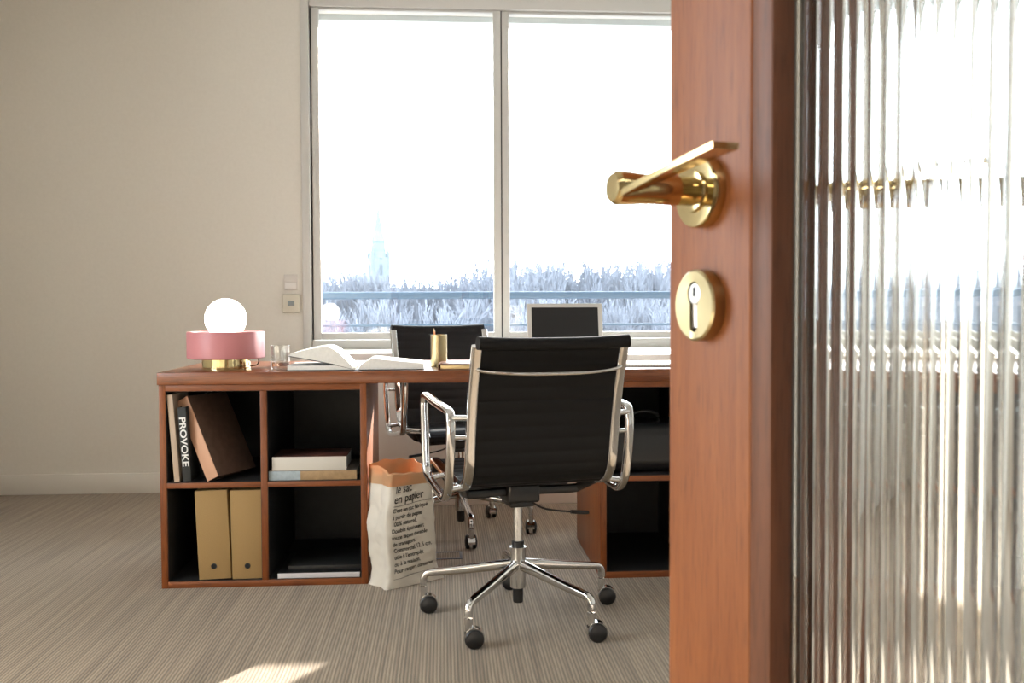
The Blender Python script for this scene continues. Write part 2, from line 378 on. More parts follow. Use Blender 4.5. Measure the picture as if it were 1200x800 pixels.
# reeded glass, ridges towards the camera side, flat behind
PITCH = .0122; gx0 = s2-.006; n_r = int((sB-s2+s1+.006-gx0)/PITCH); seg = 14
gy0, gy1 = .0200, .0250
bm_ = MB(); bm = bm_.bm
xs, ys = [], []
for k in range(n_r):
    for j in range(seg):
        t = j/seg; xs.append(gx0+(k+t)*PITCH)
        a = (t-.5)*2; rr = PITCH*.515; ys.append(gy0-(math.sqrt(rr*rr-(a*PITCH/2)**2)-math.sqrt(rr*rr-(PITCH/2)**2))*.95)
xs.append(gx0+n_r*PITCH); ys.append(gy0)
zz = (gz0+.006, gz1-.006)
lo = [bm.verts.new((x, y, zz[0])) for x, y in zip(xs, ys)]; hi = [bm.verts.new((x, y, zz[1])) for x, y in zip(xs, ys)]
bl = [bm.verts.new((xs[0], gy1, zz[0])), bm.verts.new((xs[-1], gy1, zz[0]))]; bh = [bm.verts.new((xs[0], gy1, zz[1])), bm.verts.new((xs[-1], gy1, zz[1]))]
for i in range(len(xs)-1): bm.faces.new((lo[i], lo[i+1], hi[i+1], hi[i]))
bm.faces.new((bl[0], bh[0], bh[1], bl[1])); bm.faces.new((lo[0], hi[0], bh[0], bl[0])); bm.faces.new((lo[-1], bl[1], bh[1], hi[-1]))
bm.faces.new(lo+[bl[1], bl[0]]); bm.faces.new(hi+[bh[1], bh[0]])
dpart(bm_, 'reeded_glass', M['reeded'], ang=50)

# lever handles and lock roses; the one beyond the leaf is the mirror image
HZ, KZ = 1.044, .9610
def lever_set(side):
    sy = -1 if side == 0 else 1; yb = 0 if side == 0 else LT
    P = lambda x, y, z: Vector((x, yb+sy*y, z))
    lab = ('polished brass lever handle on the near face of the open wooden door' if side == 0 else 'brass lever handle on the far face of the door, glimpsed through ribbed glass')
    h = bpy.data.objects.new('door_handle', None); COL.objects.link(h); h.parent = door; h.location = (0, 0, 0); h['label'] = lab
    ax = (0, sy, 0)
    MB().lathe([(.0265, 0), (.0265, .0085), (.0255, .010), (.020, .0102), (.0155, .0102), (.0150, .0125), (.0115, .0130)], P(0, 0, HZ), ax, 64).obj('rose', M['brass'], h)
    lv = MB()
    lv.lathe([(.0105, .0125), (.0105, .024), (.0112, .026), (.0108, .040), (.0112, .055), (.0122, .068), (.0122, .074), (.0100, .0775), (0, .078)], P(0, 0, HZ), ax, 40)
    # blade: swept from the foot of the barrel's end up to a thin flat tip
    T = [0, .008, .02, .04, .065, .09, .112, .122]
    rings = []
    for t in T:
        k = t/.122; e = k**.8
        zo = -.0085+.0205*e; zi = -.001+.0125*(k**.7); no = .0768-.004*k; ni = .054+.003*k; th = .0046-.0008*k
        x = -.004+t*1.0
        rings.append([lv.bm.verts.new(P(x, no, HZ+zo+th/2)), lv.bm.verts.new(P(x, (no+ni)/2, HZ+(zo+zi)/2+th*.62)), lv.bm.verts.new(P(x+.004*k, ni, HZ+zi+th/2)), lv.bm.verts.new(P(x+.004*k, ni, HZ+zi-th/2)), lv.bm.verts.new(P(x, (no+ni)/2, HZ+(zo+zi)/2-th*.55)), lv.bm.verts.new(P(x, no, HZ+zo-th/2))])
    for A, B in zip(rings, rings[1:]):
        for j in range(6): lv.bm.faces.new((A[j], A[(j+1) % 6], B[(j+1) % 6], B[j]))
    lv.bm.faces.new(rings[0]); lv.bm.faces.new(rings[-1][::-1])
    lv.obj('lever', M['brass'], h, ang=28)
    k = bpy.data.objects.new('lock_escutcheon', None); COL.objects.link(k); k.parent = door
    # rose with a profile-cylinder slot, modelled as a ring plate with the slot cut by its outline
    hr, hw, hl = .0088, .0052, .0230       # head radius, slot half width, length below the head centre
    hc = .0085
    slot = []
    a0 = math.asin(hw/hr)
    n = 28
    for i in range(n+1):
        a = -math.pi/2+a0+(2*math.pi-2*a0)*i/n; slot.append((hr*math.cos(a), hc+hr*math.sin(a)))
    for i in range(9):
        a = math.pi+math.pi*i/8; slot.append((hw*math.cos(a), hc-hl+.0+hw*math.sin(a)))
    m_ = MB(); bm = m_.bm
    def rad(ang, r): return (r*math.cos(ang), r*math.sin(ang))
    ns = len(slot); angs = [math.atan2(q[1], q[0]) for q in slot]
    # outer ring vertices follow the same order, evenly spread
    outr = [-math.pi/2+.18+(2*math.pi-.36)*i/n for i in range(n+1)]+[-math.pi/2-.18+.36*i/8 for i in range(9)]
    def ring(pts, y): return [bm.verts.new(P(x, y, KZ+z)) for x, z in pts]
    r1 = ring(slot, .004); r2 = ring(slot, .0100); r3 = ring([rad(a, .0245) for a in outr], .0104); r4 = ring([rad(a, .0262) for a in outr], .0090); r5 = ring([rad(a, .0262) for a in outr], 0)
    for A, B in ((r1, r2), (r2, r3), (r3, r4), (r4, r5)):
        for i in range(ns):
            j = (i+1) % ns; bm.faces.new((A[i], A[j], B[j], B[i]))
    bm.faces.new(r5)
    m_.obj('rose', M['brass_soft'], k, ang=30)
    c = MB(); ys_ = [.0085]
    c.lathe([(.0079, .004), (.0079, .0088), (.0074, .0094), (0, .0096)], P(0, 0, KZ+hc), ax, 32)
    c.box(P(-.0042, .004, KZ+hc-hl-.002), P(.0042, .0075, KZ+hc-.004), .001)
    c.obj('cylinder', M['nickel'], k)
    MB().box(P(-.0012, .0090, KZ+hc-.002), P(.0012, .0099, KZ+hc+.0048)).obj('keyway', M['hole'], k, smooth=False)
    return h
lever_set(0); lever_set(1)

# ------------------------------------------------------------------ desk
DY0, DY1, DX0, DX1 = 3.352, 3.955, -.970, 1.255
UL = (-.970, -.268); UR = (.548, 1.250)
desk = thing('desk', 'long reddish-brown wooden desk resting on two open shelf units', 'desk', ((DX0+DX1)/2, 3.65, 0))
dx, dy = desk.location.x, desk.location.y
MB().box((DX0-dx-.004, DY0-.006-dy, .700), (DX1-dx, 4.03-dy, .742), .002).obj('tabletop', M['desk_top'], desk)
def unit(x0, x1):
    p = bpy.data.objects.new('shelf_unit', None); COL.objects.link(p); p.parent = desk; p.location = ((x0+x1)/2-dx, 0, 0)
    c = (x0+x1)/2; a, b = x0-c, x1-c; ya, yb = DY0-dy, DY1-dy; t = .022
    MB().box((a, ya, 0), (a+t, yb, .6995), .001).obj('side_panel', M['desk_v'], p)
    MB().box((b-t, ya, 0), (b, yb, .6995), .001).obj('side_panel', M['desk_v'], p)
    MB().box((-t/2, ya, .0225), (t/2, yb, .6775), .001).obj('divider', M['desk_v'], p)
    MB().box((a+t, ya, 0), (b-t, yb, .022), .001).obj('bottom_panel', M['desk_h'], p)
    MB().box((a+t, ya, .678), (b-t, yb, .6995), .001).obj('top_panel', M['desk_h'], p)
    for q0, q1 in ((a+t, -t/2), (t/2, b-t)):
        MB().box((q0, ya, .345), (q1, yb, .363), .001).obj('shelf', M['desk_h'], p)
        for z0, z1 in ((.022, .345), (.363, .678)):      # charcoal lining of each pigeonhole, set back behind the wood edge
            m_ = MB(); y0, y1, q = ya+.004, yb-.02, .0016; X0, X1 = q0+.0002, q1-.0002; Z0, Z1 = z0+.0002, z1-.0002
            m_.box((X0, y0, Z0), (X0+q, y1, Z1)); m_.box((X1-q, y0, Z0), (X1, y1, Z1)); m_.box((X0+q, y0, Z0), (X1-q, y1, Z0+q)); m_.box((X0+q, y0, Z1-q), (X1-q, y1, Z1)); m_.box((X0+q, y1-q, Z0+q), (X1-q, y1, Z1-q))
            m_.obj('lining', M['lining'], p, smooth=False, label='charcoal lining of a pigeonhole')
    MB().box((a+t, yb-.018, .022), (b-t, yb-.004, .678)).obj('back_panel', M['desk_h'], p, smooth=False)
unit(*UL); unit(*UR)

# ------------------------------------------------------------------ chairs
PROF = [(.250, .425), (.246, .446), (.228, .462), (.19, .466), (.08, .455), (-.06, .442), (-.15, .444), (-.20, .464), (-.232, .51), (-.246, .58), (-.262, .66), (-.285, .75), (-.318, .845), (-.332, .872)]
def make_chair(label, wheel_dir=90, twist=0, cap_phase=81):
    t = thing('office_chair', label, 'chair', (0, 0, 0))
    # sling with cross ribs
    base = spline([(0, y, z) for y, z in PROF], 14)
    L_ = [0]
    for a, b in zip(base, base[1:]): L_.append(L_[-1]+(b-a).length)
    tot = L_[-1]; n = 200; prof = []
    for i in range(n+1):
        d = tot*i/n; k = max(j for j in range(len(L_)) if L_[j] <= d+1e-9); k = min(k, len(base)-2)
        f = (d-L_[k])/max(1e-9, L_[k+1]-L_[k]); p = base[k].lerp(base[k+1], f); tg = (base[k+1]-base[k]).normalized(); nr = Vector((0, tg.z, -tg.y))*-1
        rib = abs(math.sin(math.pi*d/.0385))**.5*.0036
        prof.append((p, nr, rib))
    top = prof[-1][0]
    hw = .205
    m_ = MB(); bm = m_.bm; NX = 9
    F_, B_ = [], []
    for p, nr, rib in prof:
        F_.append([bm.verts.new(p+nr*(rib+.001)+Vector((-hw+2*hw*j/(NX-1), 0, 0))) for j in range(NX)])
        B_.append([bm.verts.new(p-nr*(rib+.001)+Vector((-hw+2*hw*j/(NX-1), 0, 0))) for j in range(NX)])
    for G in (F_, B_):
        for i in range(n):
            for j in range(NX-1): bm.faces.new((G[i][j], G[i+1][j], G[i+1][j+1], G[i][j+1]))
    for j in (0, NX-1):
        for i in range(n): bm.faces.new((F_[i][j], F_[i+1][j], B_[i+1][j], B_[i][j]))
    for i in (0, n):
        for j in range(NX-1): bm.faces.new((F_[i][j], F_[i][j+1], B_[i][j+1], B_[i][j]))
    sl = m_.obj('sling', M['black_sling'], t)
    # rolled head and front edge
    m_ = MB(); m_.sweep(spline([(-.218, -.346, .865), (-.1, -.340, .860), (.1, -.340, .860), (.218, -.346, .866)], 5), rrect(.040, .036, .017, 6)); m_.obj('head_roll', M['black_sling'], sl)
    m_ = MB(); m_.sweep([(-.218, .243, .437), (.218, .243, .437)], rrect(.026, .030, .012, 5)); m_.obj('front_roll', M['black_sling'], sl)
    for s in (-1, 1):
        # cast side frame
        path = [p+Vector((s*.214, 0, 0)) for p, _, _ in prof[4:-3:4]]
        sc = [1.0]*len(path)
        MB().sweep(path, rrect(.029, .022, .007, 3), upv=(0, .6, .8), scales=[(1, 1)]*len(path)).obj('side_frame', M['chrome'], t)
        x = s*.268
        lp = [(x, -.235, .655), (x, -.205, .672), (x, -.06, .680), (x, .085, .690), (x, .112, .676), (x, .114, .640), (x, .094, .50), (x, .080, .458), (x, .045, .442), (x, -.11, .420), (x, -.165, .420), (x, -.205, .455), (x, -.228, .53), (x, -.240, .61)]
        MB().sweep(spline(lp, 5, True), rrect(.021, .026, .009, 3), closed=True, upv=(1, 0, 0)).obj('armrest', M['chrome'], t)
        for pa, pb, rr in (((s*.215, -.251, .600), (s*.270, -.238, .600), .0065), ((s*.215, -.262, .655), (s*.270, -.236, .655), .008), ((s*.215, -.19, .452), (s*.270, -.190, .445), .008), ((s*.215, .03, .452), (s*.270, .03, .442), .008)):
            MB().tube([pa, pb], rr).obj('armrest_bracket', M['brushed'], t)
    # bowed spreader behind the back
    sp = spline([(-.222, -.296, .800), (-.19, -.316, .787), (-.10, -.338, .780), (0, -.345, .779), (.10, -.338, .780), (.19, -.316, .787), (.222, -.296, .800)], 6)
    MB().sweep(sp, rrect(.014, .011, .005, 3)).obj('back_spreader', M['chrome'], t)
    # black under-seat casting
    m_ = MB(); m_.box((-.050, -.07, .368), (.050, .08, .426), .008, 3); m_.box((-.038, -.05, .352), (.038, .05, .369), .004)
    m_.obj('tilt_mechanism', M['black_metal'], t)
    m_ = MB()
    for s in (-1, 1):
        for yy, ye in ((-.045, -.13), (.055, .11)):
            m_.sweep(spline([(s*.03, yy*.7, .400), (s*.09, yy*.8, .400), (s*.165, yy*1.1, .402), (s*.185, yy*1.4, .412), (s*.212, ye, .446)], 5), rrect(.024, .026, .006, 2))
    m_.obj('seat_spider', M['black_metal'], t)
    m_ = MB(); m_.tube(spline([(.03, -.05, .366), (.07, -.065, .346), (.16, -.065, .331), (.20, -.065, .327)], 4), .0032); m_.obj('tilt_lever', M['black_metal'], t)
    m_ = MB(); m_.tube([(.15, -.065, .3325), (.205, -.065, .3262)], .0062); m_.lathe([(0.0001, -.0), (.006, .002), (.006, .004)], (.205, -.065, .3262), (1, 0, 0), 12); m_.obj('lever_grip', M['black_plastic'], t)
    # column
    MB().lathe([(.0145, .235), (.0145, .358)], n=32).obj('gas_column', M['brushed'], t)
    MB().lathe([(.019, .222), (.019, .238), (.016, .240)], n=32).obj('column_collar', M['black_plastic'], t)
    MB().lathe([(.0235, .095), (.0245, .12), (.0245, .210), (.026, .2215), (.020, .2218)], n=40).obj('hub', M['brushed'], t)
    MB().lathe([(.0145, .048), (.016, .052), (.0165, .0955)], n=28).obj('column_foot', M['black_plastic'], t)
    # five-star base
    for k in range(5):
        a = R(cap_phase+72*k); ca, sa = math.cos(a), math.sin(a)
        Q = lambda r, z: Vector((r*ca, r*sa, z))
        path = spline([Q(.018, .166), Q(.08, .157), (Q(.18, .141)), Q(.268, .129), Q(.290, .124), Q(.300, .112), Q(.302, .094), Q(.302, .066)], 5)
        n_ = len(path); sc = []
        for i in range(n_):
            f = min(1, i/(n_*.55)); sc.append((1-.12*f, 1-.38*f))
        MB().sweep(path, rrect(.026, .033, .010, 4), scales=sc).obj('leg', M['chrome'], t)
        c = bpy.data.objects.new('caster', None); COL.objects.link(c); c.parent = t
        wa = R(wheel_dir[k] if isinstance(wheel_dir, (list, tuple)) else wheel_dir)      # direction of the wheel axle, in the chair's frame
        ax = Vector((math.cos(wa), math.sin(wa), 0)); tr = Vector((-ax.y, ax.x, 0))*.016
        c.location = Q(.302, 0)
        hub = tr+Vector((0, 0, .0275))
        for s in (-1, 1):
            MB().lathe([(0, .0245), (.014, .0245), (.017, .0225), (.024, .0215), (.0275, .018), (.0275, .0095), (.025, .008), (0, .008)], hub, ax*s, 32).obj('wheel', M['black_plastic'], c)
        m_ = MB(); hood = []
        for i in range(13):
            an = math.pi*(-.05+1.1*i/12); hood.append(hub+(-tr.normalized()*math.cos(an)+Vector((0, 0, 1))*math.sin(an))*.0305)
        m_.sweep(hood, rrect(.030, .003, .0012, 2), upv=tuple(ax.cross(Vector((0, 0, 1)))) if False else tuple(ax), capends=True) if False else None
        for i in range(12):
            A, B = hood[i], hood[i+1]; w_ = ax*.0145; inn = (hub-A).normalized()*.0025; inn2 = (hub-B).normalized()*.0025
            vs = [m_.bm.verts.new(q) for q in (A-w_, A+w_, B+w_, B-w_, A-w_+inn, A+w_+inn, B+w_+inn2, B-w_+inn2)]
            for q in ((0, 1, 2, 3), (4, 7, 6, 5), (0, 4, 5, 1), (3, 2, 6, 7), (0, 3, 7, 4), (1, 5, 6, 2)): m_.bm.faces.new([vs[z] for z in q])
        bmesh.ops.remove_doubles(m_.bm, verts=m_.bm.verts, dist=1e-5)
        m_.lathe([(.0105, .046), (.0105, .074)], (0, 0, 0), n=20)
        m_.obj('caster_hood', M['chrome'], c)
    return t
ch1 = make_chair('black ribbed office chair in front of the desk, seen from behind', 257)
ch1.location = (.225, 2.952, 0); ch1.rotation_euler.z = R(13)
def copy_tree(o, parent=None):
    c = o.copy(); COL.objects.link(c)
    if parent is not None: c.parent = parent; c.matrix_parent_inverse = o.matrix_parent_inverse
    for k in [x for x in bpy.data.objects if x.parent == o]: copy_tree(k, c)
    return c
ch2 = copy_tree(ch1); ch2['label'] = 'black office chair behind the desk, facing the room'
ch2.location = (.068, 4.10, 0); ch2.rotation_euler.z = R(196)
for o in (ch1, ch2): o['group'] = 'office chairs at the desk'
cs = [x for x in bpy.data.objects if x.parent == ch2 and x.name.startswith('caster')]
for i, c in enumerate(cs): c.rotation_euler.z = R([-87, -97, -80, -70, -90][i % 5])

# ------------------------------------------------------------------ things on the desk
ZT_ = .7422
def box_thing(name, a, b, mtl, **k): return MB().box(a, b, **k).obj(name, mtl)
# lamp
lp = thing('table_lamp', 'lit globe table lamp with pink drum body and brass base', 'lamp', (-.788, 3.56, ZT_))
MB().lathe([(.086, 0), (.086, .004), (.0845, .005), (.0845, .045), (.086, .046)], n=72).obj('base', M['brass'], lp)
MB().lathe([(0.0, .0375), (.132, .0375), (.1365, .041), (.1365, .130), (.1345, .134), (.120, .134), (.118, .131), (.074, .131), (0, .131)], n=96).obj('drum', M['pink'], lp)
g_ = MB(); R_ = .0735; zc = .180
g_.lathe([(R_*math.cos(R(a)), zc+R_*math.sin(R(a))) for a in range(-40, 90, 5)]+[(0, zc+R_)], n=64); g_.obj('globe', M['globe'], lp, label='glowing white opal globe')
cd = MB(); cd.tube(spline([(.08, .04, .006), (.105, .03, .012), (.112, .02, .03), (.10, .02, .04)], 6), .0022, 8); cd.obj('cord', M['black_plastic'], lp)

# drinking glass
gl = thing('drinking_glass', 'clear drinking glass left of the open book', 'glass', (-.585, 3.50, ZT_))
MB().lathe([(0, 0), (.031, 0), (.033, .003), (.0335, .084), (.0325, .085), (.0315, .084), (.0305, .012), (0, .010)], n=48).obj('tumbler', M['clear'], gl)
MB().lathe([(0, .0105), (.0298, .0125), (.0300, .024), (0, .024)], n=40).obj('drink', simple('amber_drink', (.45, .16, .06), .1, Transmission_Weight=.6), gl)

# open book
def page_block(L0, L1, hfun, w, zb):
    """book half: x from L0 to L1, top height hfun(t), closed solid"""
    m_ = MB(); n = 26; A = []
    for i in range(n+1):
        t = i/n; x = L0+(L1-L0)*t; A.append((x, zb(t), hfun(t)))
    rows = [[m_.bm.verts.new((x, y, z)) for (x, z0, z1) in A for z in (z0, z1)] for y in (-w/2, w/2)]
    for i in range(n):
        for y in (0, 1):
            r = rows[y]; m_.bm.faces.new((r[2*i], r[2*i+1], r[2*i+3], r[2*i+2]))
        for j in (0, 1): m_.bm.faces.new((rows[0][2*i+j], rows[0][2*i+2+j], rows[1][2*i+2+j], rows[1][2*i+j]))
    for i in (0, n): m_.bm.faces.new((rows[0][2*i], rows[0][2*i+1], rows[1][2*i+1], rows[1][2*i]))
    bmesh.ops.remove_doubles(m_.bm, verts=m_.bm.verts, dist=1e-6)
    return m_
ob = thing('open_book', 'thick open book with white pages, lying open on the left of the desk', 'book', (-.305, 3.50, ZT_), R(1))
bw = .225
MB().box((-.245, -bw/2-.004, 0), (.236, bw/2+.004, .0028), .001).obj('cover', simple('dark_book_cover', (.035, .025, .024), .5), ob)
page_block(-.238, -.004, lambda t: .0032+.015*(min(1, (1-t)*7))**.5, bw, lambda t: .0031).obj('page_block', M['paper_white'], ob)
page_block(.004, .232, lambda t: .0032+(.044*(min(1, t*4.5)**.6)-.026*t*1.0), bw, lambda t: .0031).obj('page_block', M['paper_white'], ob)
def arch_top(t):  # t=0 at free edge, 1 at the spine
    return .058+.026*math.sin(min(1, t*1.25)*math.pi*.62)-.060*max(0, t-.55)**1.6/.45**1.6*1.35
page_block(-.232, -.006, lambda t: max(.012, arch_top(t)), bw-.003, lambda t: (.052-.037*t-.010*t*t) if t < .93 else .0052+.0).obj('lifted_pages', M['paper_white'], ob)
page_block(-.236, -.012, lambda t: .0518-.037*t-.010*t*t, bw, lambda t: .0500-.037*t-.010*t*t).obj('flyleaf', simple('dark_flyleaf', (.05, .05, .055), .6), ob)

# brass pencil cup
pc = thing('pencil_cup', 'brass pencil cup holding a pencil, on the desk', 'cup', (-.018, 3.56, ZT_))
MB().lathe([(0, 0), (.030, 0), (.030, .118), (.0285, .118), (.0285, .004), (0, .004)], n=48).obj('cup', M['brass_soft'], pc)
def pencil(name, a, b, r, mtl, lab):
    p = thing(name, lab, 'pencil'); a, b = Vector(a), Vector(b); d = (b-a).normalized()
    MB().tube([a, b-d*.012], r, 6).obj('shaft', mtl, p)
    m_ = MB(); m_.lathe([(r, 0), (.0008, .012), (0, .0125)], b-d*.012, d, 12); m_.obj('tip', simple('pencil_wood', (.6, .4, .22), .6), p); return p
pencil('pencil', (-.020, 3.552, ZT_+.006), (-.036, 3.545, ZT_+.142), .0036, simple('orange_lacquer', (.62, .25, .12), .4), 'orange pencil standing in the brass cup')

# notebooks
nb = thing('notebook', 'brown notebook with gilt edges beside the brass cup', 'notebook', (.07, 3.47, ZT_), R(-4))
MB().box((-.075, -.10, .003), (.085, .10, .019), .002).obj('pages', simple('gilt_pages', (.75, .56, .28), .35, .5), nb)
cv = MB(); cv.box((-.08, -.104, 0), (.088, .104, .003), .001); cv.box((-.08, -.104, .019), (.088, .104, .022), .001); cv.box((-.083, -.104, .0), (-.079, .104, .022), .001); cv.obj('cover', simple('brown_leather', (.16, .065, .035), .45), nb)
sn = thing('spiral_notebook', 'white spiral notebook near the right of the desk', 'notebook', (.735, 3.55, ZT_), 0)
MB().box((-.11, -.10, .0), (.16, .10, .012), .002).obj('pages', M['paper_white'], sn)
m_ = MB()
for i in range(22):
    x = -.10+i*.0115; m_.tube([(x, -.10+.007*math.cos(a*math.pi/5), .0072+.007*math.sin(a*math.pi/5)) for a in range(10)], .0009, 5, closed=True, upv=(1, 0, 0))
m_.obj('spiral', M['nickel'], sn)
ppl = thing('paper_stack', 'stack of white papers behind the spiral notebook', 'papers', (.80, 3.84, ZT_), R(3))
MB().box((-.15, -.10, 0), (.15, .10, .030), .001).obj('sheets', M['paper_white'], ppl)

# laptop
lt = thing('laptop', 'open silver laptop with dark screen on the desk', 'laptop', (.505, 3.83, ZT_), R(2))
silver = simple('anodised_silver', (.62, .61, .58), .4, .2)
MB().box((-.158, -.11, 0), (.158, .11, .016), .005, 3).obj('base', silver, lt)
MB().box((-.135, -.02, .0165), (.135, .085, .0175)).obj('keyboard', M['black_plastic'], lt)
MB().box((-.045, -.095, .0162), (.045, -.03, .0166)).obj('trackpad', silver, lt)
rx = Matrix.Rotation(R(-10), 3, 'X'); pv = (0, .108, .014)
MB().box((-.158, .104, .014), (.158, .111, .236), .004, 3, rot=rx, piv=pv).obj('lid', silver, lt)
MB().box((-.139, .1030, .030), (.139, .1042, .219), rot=rx, piv=pv).obj('screen', simple('dark_screen', (.012, .012, .013), .35), lt)

# ------------------------------------------------------------------ things in the left shelf unit
SH, SB = .3655, .0245
yb = DY0
def book(name, x, y, z, w, d, h, cover, lab, rot=0, axis='Y', page=True, spine_mat=None, group=None):
    """upright book: w thickness (x), d depth (y), h height, spine towards -y"""
    t = thing(name, lab, 'book', (x, y, z), 0, group); t.rotation_euler.y = rot
    c = MB(); c.box((0, 0, 0), (.003, d, h), .0006); c.box((w-.003, 0, 0), (w, d, h), .0006)
    c.obj('cover', cover, t)
    s_ = MB(); s_.box((0, -.0022, 0), (w, .0012, h), .001); s_.obj('spine', spine_mat or cover, t)
    MB().box((.0031, .0014, .003), (w-.0031, d-.004, h-.003)).obj('pages', M['paper_white'], t, smooth=False)
    return t
cream = simple('cream_cover', (.52, .40, .30), .55); black_c = noisy('black_cloth', (.022, .024, .024), (.04, .042, .042), nscale=200, rough=.7)
b1 = book('book', -.9455, yb+.012, SH, .019, .20, .300, cream, 'thin cream book leaning at the far left of the shelf', R(-4))
b1.location = (-.9250, yb+.012, SH); b1.rotation_euler.y = R(-4)
text_mesh('nº 7', .007, simple('brown_ink', (.2, .08, .05), .6), 'lettering', b1, Matrix.Translation((.012, -.0023, .155))@Matrix.Rotation(R(90), 4, 'Y')@Matrix.Rotation(R(90), 4, 'X')) if False else None
b2 = book('book', -.902, yb+.014, SH, .028, .22, .255, black_c, 'black book with white spine lettering standing beside the thin cream book', R(-3.5))
b2.location = (-.896, yb+.014, SH+.0008)
# spine lettering, reading downwards
Mt = Matrix(((0, 1, 0, .0035), (0, 0, -1, -.0023), (-1, 0, 0, .222), (0, 0, 0, 1)))
# local x -> -z (down), local y -> +x, local z -> -y
text_mesh('PROVOKE', .030, simple('white_ink', (.8, .8, .78), .5), 'lettering', b2, Mt, .0003, bold=.0007, sx=1.26)
b3 = book('book', -.868, yb+.03, SH, .02, .20, .285, simple('near_black_cover', (.012, .012, .013), .5), 'black unlettered book hidden in shadow behind the leaning brown book', R(-3.5))
b3.location = (-.862, yb+.10, SH+.001)
# large brown slipcased book leaning over
bb = thing('large_book', 'large brown book with peach spine, leaning steeply on the shelf', 'book', (-.812, yb+.012, SH+.0))
bb.rotation_euler = (0, R(-24.5), R(0))
brown = noisy('brown_cover', (.085, .048, .032), (.12, .068, .046), nscale=4, rough=.45)
peach = simple('peach_spine', (.60, .34, .22), .55)
Wb, Db, Hb = .056, .20, .300
MB().box((0, 0, 0), (Wb*0.9, Db, Hb), .0015).obj('cover', brown, bb)
MB().box((-.0016, -.0016, 0), (Wb*.9, .0016, Hb), .0006).obj('spine', peach, bb)
bb.rotation_euler = (0, R(-26), R(-28))
# magazine files
def magfile(x, rot, lab):
    t = thing('box_file', lab, 'file', (x, yb+.010, SB), 0, 'kraft box files on the lower shelf'); t.rotation_euler.y = rot
    w, h = .109, .308
    MB().box((0, 0, 0), (w, .25, h), .0012).obj('body', M['kraft'], t)
    m_ = MB(); m_.lathe([(.0098, 0), (.0098, .0012), (.0075, .0016)], (w/2-.002, -.0001, .045), (0, -1, 0), 28); m_.obj('finger_hole_rim', M['black_plastic'], t)
    MB().lathe([(.0074, 0), (.0074, .0019), (0, .0019)], (w/2-.002, 0, .045), (0, -1, 0), 28).obj('finger_hole', M['hole'], t)
    MB().box((.004, -.0005, h*.5), (w-.004, -.00001, h-.004)).obj('label_flap', M['kraft'], t) if False else None
    return t
magfile(-.846, R(-2.2), 'left kraft box file, leaning slightly, beside empty dark space')
magfile(-.7330, R(-1.0), 'right kraft box file, standing against the shelf divider')
# flat books in the right pigeonhole
def flat(name, x0, x1, y0, d, z0, h, cov, edge, lab, cat='book'):
    t = thing(name, lab, cat, ((x0+x1)/2, y0+d/2, z0)); w = (x1-x0)/2
    c = MB(); c.box((-w, -d/2, 0), (w, d/2, .0022), .0006); c.box((-w, -d/2, h-.0022), (w, d/2, h), .0006); c.obj('cover', cov, t)
    MB().box((-w, -d/2-.0012, .0002), (w, -d/2+.001, h-.0005), .0005).obj('spine', edge, t)
    MB().box((-w+.002, -d/2+.0012, .0024), (w-.002, d/2-.002, h-.0024)).obj('pages', M['paper_white'], t, smooth=False)
    return t
def p_x(px, y=DY0+.01): return unproj(px, 500, 1, y).x
blue_tan, N, L, b = mat('blue_and_tan_spine')
tc = N.new('ShaderNodeTexCoord'); sx_ = N.new('ShaderNodeSeparateXYZ'); L.new(tc.outputs['Object'], sx_.inputs[0])
cr = N.new('ShaderNodeValToRGB'); cr.color_ramp.interpolation = 'CONSTANT'; cr.color_ramp.elements[0].color = (.42, .50, .55, 1); cr.color_ramp.elements[1].color = (.50, .33, .17, 1); cr.color_ramp.elements[1].position = .5
ad = N.new('ShaderNodeMath'); ad.operation = 'MULTIPLY_ADD'; ad.inputs[1].default_value = 2; ad.inputs[2].default_value = .5+.08; L.new(sx_.outputs[0], ad.inputs[0]); L.new(ad.outputs[0], cr.inputs[0])
nz = N.new('ShaderNodeTexNoise'); nz.inputs['Scale'].default_value = 60; L.new(tc.outputs['Object'], nz.inputs['Vector'])
mx = N.new('ShaderNodeMixRGB'); mx.blend_type = 'MULTIPLY'; mx.inputs[0].default_value = .5; L.new(cr.outputs[0], mx.inputs[1]); L.new(nz.outputs[0], mx.inputs[2]); L.new(mx.outputs[0], b.inputs['Base Color'])
flat('book', p_x(312.5), p_x(417.5), yb+.012, .25, SH-.0005, .032, simple('dull_cover', (.2, .17, .14), .5), blue_tan, 'pale blue and tan book lying flat under the thick white book')
wsp = simple('white_spine', (.62, .59, .53), .6)
wb = flat('book', p_x(318), p_x(405.5), yb+.016, .19, SH+.032, .048, noisy('dark_photo_cover', (.02, .02, .022), (.16, .05, .03), nscale=9, rough=.4, scale=(1, 1, 1)), wsp, 'thick white book with dark cover, on top of the flat book')
flat('magazine', p_x(323.5), p_x(420), yb+.008, .28, SB-.0005, .018, simple('black_gloss_cover', (.012, .012, .013), .4), simple('pale_lilac_spine', (.60, .58, .60), .5), 'white-spined magazine lying flat on the bottom shelf', 'magazine')
flat('portfolio', p_x(334), p_x(421), yb+.05, .245, SB+.0177, .014, simple('matt_black_cover', (.010, .010, .010), .6), simple('matt_black_spine', (.012, .011, .010), .6), 'black portfolio lying on the white-spined magazine', 'portfolio')
